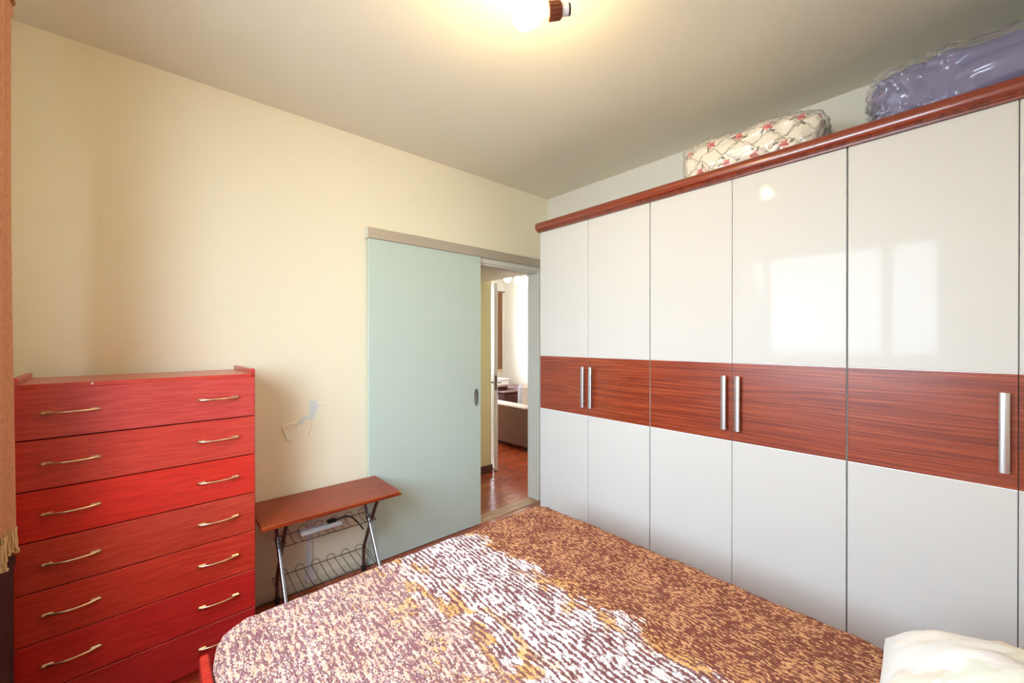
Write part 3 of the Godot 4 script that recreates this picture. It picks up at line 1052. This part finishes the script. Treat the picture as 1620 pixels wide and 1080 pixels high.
# ------------------------------------------------------------------ dresser
func dresser() -> void:
	var side := wood("dresser_side_wood", M.cherry_tex, Vector3(0.8, 1.6, 0.8), 0.36, Color.WHITE, Vector3(0.1, 0.4, 0.3), false)
	var top := wood("dresser_top_wood", M.cherry_tex, Vector3(0.8, 1.6, 1.6), 0.36, Color.WHITE, Vector3(0.3, 0.4, 0.3), false)
	for m in [side, top]:
		m.clearcoat_enabled = true
		m.clearcoat = 0.5
		m.clearcoat_roughness = 0.25
	var t := thing("chest_of_drawers", "tall red cherry chest of seven drawers with gilt handles", "dresser", Vector3(-0.005, 0, -2.112), deg_to_rad(3.2))
	# own space: front face at z = 0, body behind it, x across
	var hx := 0.352
	var dep := 0.375
	for s in [-1, 1]:
		part(t, "side_panel", box(Vector3(s * hx - (0.0 if s < 0 else 0.017), 0.0, -dep), Vector3(s * hx + (0.017 if s < 0 else 0.0), 1.292, -0.019), 0.002), side)
	part(t, "top_panel", box(Vector3(-hx + 0.017, 1.256, -dep), Vector3(hx - 0.017, 1.272, 0.0), 0.001), top)
	part(t, "back_panel", box(Vector3(-hx + 0.017, 0.03, -dep + 0.001), Vector3(hx - 0.017, 1.256, -dep + 0.006)), side)
	part(t, "plinth", box(Vector3(-hx + 0.017, 0.0, -0.04), Vector3(hx - 0.017, 0.044, -0.022)), side)
	for k in range(1, 7):
		part(t, "drawer_runner_board", box(Vector3(-hx + 0.018, 1.2525 - 0.1725 * k - 0.004, -dep + 0.008), Vector3(hx - 0.018, 1.2525 - 0.1725 * k + 0.002, -0.06)), side)
	var tints := [Color(1.0, 1.1, 1.25), Color(1.02, 1.0, 1.0), Color(1.08, 0.72, 0.62), Color(1.0, 1.02, 0.92), Color(1.06, 0.98, 0.92), Color(1.06, 0.78, 0.90), Color(1.02, 0.74, 0.95)]
	for k in 7:
		var y1 := 1.2525 - 0.1725 * k
		var y0 := y1 - 0.1682
		var m := wood("drawer_wood_%d" % k, M.cherry_tex, Vector3(0.75, 1.6, 0.75), 0.34, tints[k], Vector3(0.13 * k, 0.37 * k, 0.2), false)
		m.clearcoat_enabled = true
		m.clearcoat = 0.5
		m.clearcoat_roughness = 0.25
		if k == 0:
			y1 += 0.0035
		part(t, "drawer_box", box(Vector3(-hx + 0.03, y0 + 0.012, -dep + 0.03), Vector3(hx - 0.03, y1 - 0.02, -0.018)), M.cabinet_board)
		var dr := part(t, "drawer", box(Vector3(-hx + 0.006, y0, -0.018), Vector3(hx - 0.006, y1, 0.0), 0.0012), m)
		for s in [-1, 1]:
			drawer_handle(dr, Vector3(s * 0.212, (y0 + y1) / 2 + 0.002, 0.0))
	# a chip knocked out of the front edge of the top
	part(t, "chipped_edge", box(Vector3(-0.165, 1.262, -0.0005), Vector3(-0.158, 1.268, 0.0006)), M.cabinet_board)

func drawer_handle(drawer: Node, at: Vector3) -> void:
	# a slim bow between two flat capped ends
	var hw := 0.072
	var pts := []
	for i in 13:
		var u := -1.0 + 2.0 * i / 12.0
		pts.append(at + Vector3(u * (hw - 0.012), 0.0, 0.012 + 0.013 * (1.0 - u * u)))
	var st := new_st()
	add_tube(st, pts, 0.0042, 8)
	var h := part(drawer, "handle", done(st), M.gilt_metal, "slim gilt bow handle")
	var caps := new_st()
	for s in [-1, 1]:
		add_box(caps, at + Vector3(s * (hw - 0.014) - 0.016, -0.0065, -0.0005), at + Vector3(s * (hw - 0.014) + 0.016, 0.0065, 0.0135), 0.005)
	h.mesh = done_two(st, caps)

func done_two(a: SurfaceTool, b: SurfaceTool) -> ArrayMesh:
	a.generate_normals()
	b.generate_normals()
	var j := new_st()
	j.append_from(a.commit(), 0, Transform3D.IDENTITY)
	j.append_from(b.commit(), 0, Transform3D.IDENTITY)
	return j.commit()

# ------------------------------------------------------------------ sliding door
func sliding_door() -> void:
	var rail := thing("door_rail", "brushed metal rail box above the sliding glass door", "rail", Vector3(0, 0, ZB))
	part(rail, "cover", box(Vector3(1.004, 2.067, 0.004), Vector3(2.66, 2.134, 0.042), 0.002), M.rail_metal)
	part(rail, "end_cap", box(Vector3(0.999, 2.066, 0.003), Vector3(1.004, 2.135, 0.043), 0.001), M.frame_metal)
	part(rail, "wall_plate", box(Vector3(1.01, 2.075, 0.0), Vector3(2.65, 2.126, 0.004)), M.frame_metal)
	var g := thing("sliding_glass_door", "frosted greenish glass sliding door hanging on the wall rail", "door", Vector3(0, 0, ZB + 0.022))
	part(g, "glass_panel", box(Vector3(1.014, 0.004, 0.0), Vector3(1.889, 2.066, 0.010), 0.0008), M.frosted_glass)
	part(g, "edge_strip", box(Vector3(1.010, 0.004, 0.0), Vector3(1.014, 2.066, 0.010), 0.0008), M.glass_edge, "polished pale glass edge")
	part(g, "edge_strip", box(Vector3(1.889, 0.004, 0.0), Vector3(1.894, 2.066, 0.010), 0.0008), M.glass_edge, "polished pale glass edge")
	# flush pull: an oval metal plate with a recess
	var st := new_st()
	var c := Vector3(1.85, 0.985, 0.010)
	var ring := []
	for k in 32:
		var a := TAU * k / 32.0
		ring.append(Vector2(0.019 * cos(a), 0.055 * spow(sin(a), 1.0) + (0.012 if sin(a) > 0 else -0.012)))
	st.set_smooth_group(-1)
	for k in 32:
		var p: Vector2 = ring[k]
		var q: Vector2 = ring[(k + 1) % 32]
		var o := Vector3(p.x + q.x, p.y + q.y, 0)
		quad(st, c + Vector3(p.x, p.y, 0), c + Vector3(q.x, q.y, 0), c + Vector3(q.x, q.y, 0.004), c + Vector3(p.x, p.y, 0.004), o)
		quad(st, c + Vector3(p.x, p.y, 0.004), c + Vector3(q.x, q.y, 0.004), c + Vector3(q.x * 0.6, q.y * 0.75, 0.004), c + Vector3(p.x * 0.6, p.y * 0.75, 0.004), Vector3.BACK)
		quad(st, c + Vector3(p.x * 0.6, p.y * 0.75, 0.004), c + Vector3(q.x * 0.6, q.y * 0.75, 0.004), c + Vector3(q.x * 0.55, q.y * 0.7, 0.001), c + Vector3(p.x * 0.55, p.y * 0.7, 0.001), -o)
		tri(st, c + Vector3(0, 0, 0.001), c + Vector3(p.x * 0.55, p.y * 0.7, 0.001), c + Vector3(q.x * 0.55, q.y * 0.7, 0.001), Vector3.BACK)
	part(g, "pull_plate", done(st), M.chrome, "oval chrome flush pull")
	# frame lining of the opening
	var f := struct("door_1", joined([
		[Vector3(1.80, 2.015, ZB - 0.115), Vector3(2.549, 2.027, ZB + 0.001)]]), M.frame_metal, "pale metal lined doorway to the hall", "doorway")
	part(f, "frame_head", box(Vector3(1.76, 2.027, ZB), Vector3(2.59, 2.068, ZB + 0.014), 0.003), M.frame_metal)
	part(f, "jamb_lining", box(Vector3(2.541, 0.0, ZB - 0.115), Vector3(2.549, 2.015, ZB + 0.001), 0.001), M.frame_metal)
	part(f, "jamb_casing", box(Vector3(2.549, 0.0, ZB), Vector3(2.60, 2.027, ZB + 0.014), 0.003), M.frame_metal)
	part(f, "jamb_lining", box(Vector3(1.80, 0.0, ZB - 0.115), Vector3(1.808, 2.015, ZB + 0.001), 0.001), M.frame_metal)
	# light switch on the wall behind the frosted glass
	var s := thing("light_switch", "white light switch showing faintly through the frosted glass", "switch", Vector3(1.713, 1.35, ZB))
	part(s, "plate", box(Vector3(-0.042, -0.042, 0.0), Vector3(0.042, 0.042, 0.009), 0.003), mat("switch_grey", rgb8(150, 150, 148), 0.4))
	part(s, "rocker", box(Vector3(-0.028, -0.028, 0.009), Vector3(0.028, 0.028, 0.013), 0.002), M.switch_grey)
	# plastic cable trunking low on the wall
	var tr := thing("cable_trunking", "pale plastic cable trunking low on the wall behind the stand", "trunking", Vector3(0.662, 0, ZB))
	part(tr, "channel", box(Vector3(0.0, 0.076, 0.0), Vector3(0.028, 0.50, 0.014), 0.003), M.trunking_plastic)
	part(tr, "cover_lip", box(Vector3(-0.004, 0.076, 0.0), Vector3(0.0, 0.50, 0.007), 0.001), M.white_plastic)
	part(tr, "end_box", box(Vector3(-0.012, 0.03, 0.012), Vector3(0.046, 0.09, 0.026), 0.003), M.trunking_plastic)

# ------------------------------------------------------------------ folding stand
func folding_stand() -> void:
	var t := thing("folding_stand", "folding stand with red brown wooden top, crossed metal legs and wire racks", "stand", Vector3.ZERO)
	var x0 := 0.366
	var x1 := 1.052
	var top := part(t, "table_top", box(Vector3(x0, 0.543, -2.495), Vector3(x1, 0.563, -2.128), 0.003), M.stand_wood)
	part(top, "corner_cap", box(Vector3(x1 - 0.012, 0.5425, -2.145), Vector3(x1 + 0.0015, 0.5635, -2.1265), 0.003), M.gilt_cap, "brass coloured corner cap")
	for x in [0.475, 0.945]:
		# one leg leans forward, the other back with a bend near the floor
		part(t, "leg", tube([Vector3(x, 0.543, -2.440), Vector3(x, 0.38, -2.335), Vector3(x, 0.012, -2.085)], 0.0105, 12), M.chrome, "chrome tube leg")
		part(t, "leg", tube([Vector3(x + 0.021, 0.543, -2.225), Vector3(x + 0.021, 0.38, -2.335), Vector3(x + 0.021, 0.17, -2.452), Vector3(x + 0.021, 0.145, -2.462), Vector3(x + 0.021, 0.115, -2.464), Vector3(x + 0.021, 0.03, -2.464)], 0.0095, 12), M.dark_steel, "dark bent tube leg")
		part(t, "pivot", lathe(Vector3(x - 0.012, 0.38, -2.335), Vector3.RIGHT, [Vector2(0, 0), Vector2(0.011, 0.0), Vector2(0.011, 0.045), Vector2(0, 0.045)], 12), M.dark_steel)
		part(t, "foot_cap", lathe(Vector3(x, 0.0, -2.078), Vector3(0, 1.0, -0.4), [Vector2(0, 0.006), Vector2(0.014, 0.006), Vector2(0.014, 0.04), Vector2(0, 0.04)], 12), M.black_plastic)
		part(t, "caster", lathe(Vector3(x + 0.012, 0.02, -2.464), Vector3.RIGHT, [Vector2(0, 0), Vector2(0.02, 0.0), Vector2(0.02, 0.018), Vector2(0, 0.018)], 16), M.black_plastic)
	var xa := 0.470
	var xb := 0.972
	wire_rack(t, "wire_rack", xa, xb, [Vector2(0.388, -2.40), Vector2(0.372, -2.36), Vector2(0.376, -2.29)], 6)
	wire_rack(t, "wire_rack", xa, xb, [Vector2(0.150, -2.455), Vector2(0.138, -2.33), Vector2(0.142, -2.20)], 6)
	# power strip lying in the upper rack
	var ps := thing("power_strip", "white power strip with black cord lying in the upper wire rack", "power strip", Vector3(0.0, 0.0, 0.0))
	part(ps, "body", box(Vector3(0.585, 0.376, -2.385), Vector3(0.80, 0.402, -2.335), 0.008), M.white_plastic)
	part(ps, "plug", box(Vector3(0.72, 0.402, -2.375), Vector3(0.77, 0.420, -2.345), 0.006), M.black_plastic, "black plug")
	var cord := []
	for i in 16:
		var u := i / 15.0
		cord.append(Vector3(0.77 + 0.13 * u, 0.405 - 0.05 * u * u - 0.02 * u + 0.035 * sin(u * PI), -2.36 + 0.06 * u))
	part(ps, "cord", tube(cord, 0.004, 8), M.black_plastic, "black power cord")
	for k in 3:
		part(ps, "socket", lathe(Vector3(0.62 + 0.035 * k, 0.4015, -2.36), Vector3.UP, [Vector2(0.0, 0.001), Vector2(0.012, 0.001), Vector2(0.013, 0.0)], 14), M.trunking_plastic)

func wire_rack(t: Node, called: String, xa: float, xb: float, prof: Array, loops: int) -> void:
	var r := 0.0018
	var rails := new_st()
	for p in [prof[0], prof[2]]:
		add_tube(rails, [Vector3(xa, p.x, p.y), Vector3(xb, p.x, p.y)], r * 1.3, 6)
	for x in [xa, xb]:
		add_tube(rails, [Vector3(x, prof[0].x, prof[0].y), Vector3(x, prof[1].x, prof[1].y), Vector3(x, prof[2].x, prof[2].y)], r, 6)
	var rack := part(t, called, done(rails), M.dark_steel)
	# each wire loop stands up behind the back rail and runs down to the front rail
	for k in loops:
		var x := lerpf(xa + 0.03, xb - 0.06, float(k) / (loops - 1))
		var pts := [Vector3(x, prof[2].x, prof[2].y), Vector3(x, prof[1].x, prof[1].y), Vector3(x, prof[0].x, prof[0].y)]
		for i in 7:
			var a := PI - PI * i / 6.0
			pts.append(Vector3(x + 0.022 + 0.022 * cos(a), prof[0].x + 0.008 + 0.02 * sin(a), prof[0].y - 0.002))
		pts.append_array([Vector3(x + 0.044, prof[0].x, prof[0].y), Vector3(x + 0.044, prof[1].x, prof[1].y), Vector3(x + 0.044, prof[2].x, prof[2].y)])
		part(rack, "wire_loop", tube(pts, r, 6), M.dark_steel)

# ------------------------------------------------------------------ curtain and window
func curtain_and_window() -> void:
	var w := struct("window_1", joined([
		[Vector3(XL - 0.16, 0.97, -1.71), Vector3(XL - 0.09, 1.02, -0.11)],
		[Vector3(XL - 0.16, 2.26, -1.71), Vector3(XL - 0.09, 2.31, -0.11)],
		[Vector3(XL - 0.16, 1.02, -1.71), Vector3(XL - 0.09, 2.26, -1.66)],
		[Vector3(XL - 0.16, 1.02, -0.16), Vector3(XL - 0.09, 2.26, -0.11)],
		[Vector3(XL - 0.16, 1.02, -1.44), Vector3(XL - 0.09, 2.26, -1.37)],
		[Vector3(XL - 0.16, 1.02, -0.50), Vector3(XL - 0.09, 2.26, -0.43)]]), M.white_paint, "white framed bedroom window with three lights", "window")
	for p in [[-1.66, -1.44], [-1.37, -0.50], [-0.43, -0.16]]:
		part(w, "pane", box(Vector3(XL - 0.128, 1.02, p[0]), Vector3(XL - 0.122, 2.26, p[1])), M.window_glass)
	part(w, "sill", box(Vector3(XL - 0.09, 0.95, -1.74), Vector3(XL + 0.03, 0.972, -0.08), 0.004), M.white_paint)
	# fringed brown curtain drawn to the side of the window
	var c := thing("brown_curtain", "brown woven curtain with beaded fringe beside the red dresser", "curtain", Vector3.ZERO)
	var a := Vector3(-0.346, 0.83, -2.015)
	var b := Vector3(-0.341, 0.83, -1.72)
	part(c, "cloth", wavy_cloth(a, b, 2.455, 0.022, 4, 0.004, 40), M.curtain_cloth)
	part(c, "fringe", fringe(a, b, 110, 0.06, 4), M.fringe_cloth, "pale beaded fringe").set_meta("kind", "stuff")
	part(c, "header_tape", box(Vector3(-0.362, 2.44, -2.012), Vector3(-0.330, 2.475, -1.72), 0.006), M.curtain_cloth)
	var rod_m := mat("rod_wood", rgb8(150, 92, 58), 0.5)
	var r := thing("curtain_rod", "brown wooden curtain rod above the bedroom window", "rod", Vector3(-0.345, 2.49, 0))
	part(r, "rod", tube([Vector3(0, 0, -2.0), Vector3(0, 0, 0.2)], 0.013, 12), rod_m)
	for z in [-2.0, 0.2]:
		part(r, "finial", lathe(Vector3(0, 0, z), Vector3(0, 0, signf(z + 1.0)), [Vector2(0.0, -0.012), Vector2(0.019, -0.012), Vector2(0.02, 0.006), Vector2(0.012, 0.02), Vector2(0, 0.024)], 16), rod_m)
	for z in [-1.94, 0.1]:
		part(r, "bracket", tube([Vector3(0, 0, z), Vector3(XL + 0.345, 0, z)], 0.008, 8), M.dark_steel)
	# dark box added to fill the dark area below the curtain
	var bd := thing("added_dark_box", "dark brown box added to darken the area below the brown curtain", "box", Vector3(0, 0, 0))
	part(bd, "body", box(Vector3(XL + 0.006, 0.0, -2.02), Vector3(-0.334, 0.70, -1.60), 0.006), M.dark_board)
	part(bd, "lid", box(Vector3(XL + 0.004, 0.70, -2.024), Vector3(-0.331, 0.735, -1.596), 0.004), M.dark_board)

# ------------------------------------------------------------------ ceiling lamp
func ceiling_lamp() -> void:
	var t := thing("ceiling_spotlight", "ceiling spotlight with ribbed brown body and glowing bulb", "lamp", Vector3(0.99, H, -0.90))
	var brown := mat("lamp_brown", rgb8(104, 48, 28), 0.35)
	var cream := mat("lamp_white", rgb8(232, 222, 222), 0.5)
	part(t, "ceiling_plate", lathe(Vector3(-0.02, 0, 0.02), Vector3.DOWN, [Vector2(0, 0), Vector2(0.06, 0), Vector2(0.056, 0.022), Vector2(0.02, 0.03), Vector2(0, 0.03)], 32), brown)
	# the head lies along the picture plane, tipped down a little to the left
	var ax := (Vector3(0.74745, 0, 0.66432) * -1.0 + Vector3(0, -0.10, 0)).normalized()
	var c := Vector3(0.0, -0.195, 0.0)
	part(t, "arm", tube([Vector3(-0.02, -0.02, 0.02), Vector3(-0.012, -0.10, 0.012), c + Vector3(0, 0.022, 0)], 0.006, 10), M.gilt_cap, "slim brass arm")
	part(t, "yoke", tube([c + Vector3(0, 0.035, 0), c + Vector3(-0.012, 0.02, -0.022) , c + Vector3(-0.014, 0.0, 0.02)], 0.004, 8), M.gilt_cap)
	var st := new_st()
	add_lathe(st, c, ax, [Vector2(0, -0.021), Vector2(0.022, -0.021), Vector2(0.024, -0.018), Vector2(0.0255, 0.020), Vector2(0.023, 0.022), Vector2(0, 0.022)], 24)
	var u := ax.cross(Vector3.UP).normalized()
	var v := ax.cross(u)
	var body := part(t, "body", done(st), brown, "ribbed brown lamp body")
	for k in 14:
		var a := TAU * k / 14.0
		var e := u * cos(a) + v * sin(a)
		part(body, "rib", tube([c + ax * -0.017 + e * 0.0245, c + ax * 0.0215 + e * 0.0255], 0.0028, 6), brown)
	part(t, "socket_end", lathe(c, -ax, [Vector2(0, 0.018), Vector2(0.018, 0.018), Vector2(0.018, 0.044), Vector2(0, 0.044)], 20), cream)
	part(t, "end_cap", lathe(c, -ax, [Vector2(0, 0.043), Vector2(0.0185, 0.043), Vector2(0.017, 0.050), Vector2(0, 0.051)], 20), M.black_plastic)
	part(t, "collar", lathe(c, ax, [Vector2(0, 0.02), Vector2(0.017, 0.02), Vector2(0.017, 0.042), Vector2(0, 0.042)], 20), cream)
	var glow := mat("lamp_glow", rgb8(255, 246, 224), 0.4)
	glow.emission_enabled = true
	glow.emission = Color(1.0, 0.90, 0.70)
	glow.emission_energy_multiplier = 18.0
	part(t, "bulb", lathe(c, ax, [Vector2(0.0, 0.036), Vector2(0.016, 0.038), Vector2(0.036, 0.060), Vector2(0.048, 0.090), Vector2(0.044, 0.120), Vector2(0.026, 0.140), Vector2(0, 0.146)], 28), glow, "glowing warm bulb")
	var o := OmniLight3D.new()
	o.name = "lamp_light"
	o.light_color = Color(1.0, 0.86, 0.62)
	o.light_energy = 0.21
	o.light_size = 0.035
	o.omni_range = 10.0
	o.omni_attenuation = 2.0
	o.shadow_enabled = true
	t.add_child(o)
	o.position = c + ax * 0.088

# ------------------------------------------------------------------ on top of the wardrobe
func flower_cloth() -> ImageTexture:
	var s := 768
	var im := Image.create(s, s, true, Image.FORMAT_RGB8)
	var cloth := rgb8(238, 224, 202)
	im.fill(cloth)
	var n := noise_of(71, 0.02, 2)
	var dot := func(cx: float, cy: float, rx: float, ry: float, ang: float, col: Color) -> void:
		var r := int(maxf(rx, ry)) + 1
		for y in range(int(cy) - r, int(cy) + r + 1):
			for x in range(int(cx) - r, int(cx) + r + 1):
				var d := (Vector2(x, y) - Vector2(cx, cy)).rotated(-ang)
				if (d.x / rx) * (d.x / rx) + (d.y / ry) * (d.y / ry) <= 1.0:
					im.set_pixel(posmod(x, s), posmod(y, s), col)
	# trellis of thin vines
	for k in range(-6, 12):
		for i in 1600:
			var x := i * 0.5
			var wob := n.get_noise_2d(x, k * 50.0) * 14.0
			dot.call(x, k * 96.0 + x * 0.75 + wob, 1.6, 1.6, 0.0, rgb8(150, 138, 112))
			dot.call(x, k * 96.0 - x * 0.75 + 300.0 + wob, 1.4, 1.4, 0.0, rgb8(168, 150, 128))
	var rng := RandomNumberGenerator.new()
	rng.seed = 8
	for gy in 6:
		for gx in 6:
			var c := Vector2(gx * 128 + (64 if gy % 2 else 0) + rng.randf_range(-12, 12), gy * 128 + 40 + rng.randf_range(-12, 12))
			for k in 3:
				var a := rng.randf() * TAU
				var p := c + Vector2.from_angle(a) * rng.randf_range(24, 36)
				dot.call(p.x, p.y, 13.0, 5.0, a + 0.5, [rgb8(84, 92, 70), rgb8(110, 104, 84)][k % 2])
			for k in 5:
				var a := TAU * k / 5.0 + rng.randf() * 0.4
				var p := c + Vector2.from_angle(a) * 11.0
				dot.call(p.x, p.y, 10.0, 7.0, a, [rgb8(206, 92, 84), rgb8(222, 128, 112), rgb8(192, 70, 70)][k % 3])
			dot.call(c.x, c.y, 5.0, 5.0, 0.0, rgb8(160, 60, 58))
	im.generate_mipmaps()
	return ImageTexture.create_from_image(im)

func things_on_wardrobe() -> void:
	var y := 2.215
	# floral quilt in a clear bag
	var fm := mat("quilt_print", Color.WHITE, 0.7)
	fm.albedo_texture = flower_cloth()
	fm.uv1_triplanar = true
	fm.uv1_triplanar_sharpness = 4.0
	fm.uv1_scale = Vector3(1.35, 1.35, 1.35)
	fm.clearcoat_enabled = true
	fm.clearcoat = 0.25
	fm.clearcoat_roughness = 0.2
	var q := thing("floral_quilt", "folded floral quilt in clear plastic on the wardrobe top", "quilt", Vector3(2.32, y, -0.735), PI / 2 + 0.03)
	part(q, "cloth", lump(Vector3(0, 0.134, 0), Vector3(0.312, 0.130, 0.20), 0.45, 0.6, 0.022, 5.0, 12, 110, 80, 0.95, 0.012), fm)
	part(q, "plastic_bag", lump(Vector3(0.0, 0.138, 0), Vector3(0.322, 0.138, 0.208), 0.45, 0.6, 0.022, 5.0, 12, 130, 100, 0.95, 0.012, 0.005), M.clear_plastic, "crinkled clear plastic bag")
	# lilac blue duvet in a clear bag
	var dm := mat("duvet_cloth", rgb8(108, 102, 138), 0.7)
	dm.clearcoat_enabled = true
	dm.clearcoat = 0.3
	dm.clearcoat_roughness = 0.25
	var d := thing("blue_duvet", "lilac blue duvet in crinkled plastic on the wardrobe top", "duvet", Vector3(2.37, y, 0.135), PI / 2)
	part(d, "cloth", lump(Vector3(0, 0.143, 0), Vector3(0.40, 0.14, 0.255), 0.35, 0.5, 0.03, 5.0, 21, 140, 110, 0.95, 0.03), dm)
	part(d, "plastic_bag", lump(Vector3(0, 0.15, 0), Vector3(0.416, 0.152, 0.269), 0.35, 0.5, 0.03, 5.0, 21, 180, 140, 0.95, 0.022, 0.009), M.clear_plastic, "crinkled clear plastic bag")
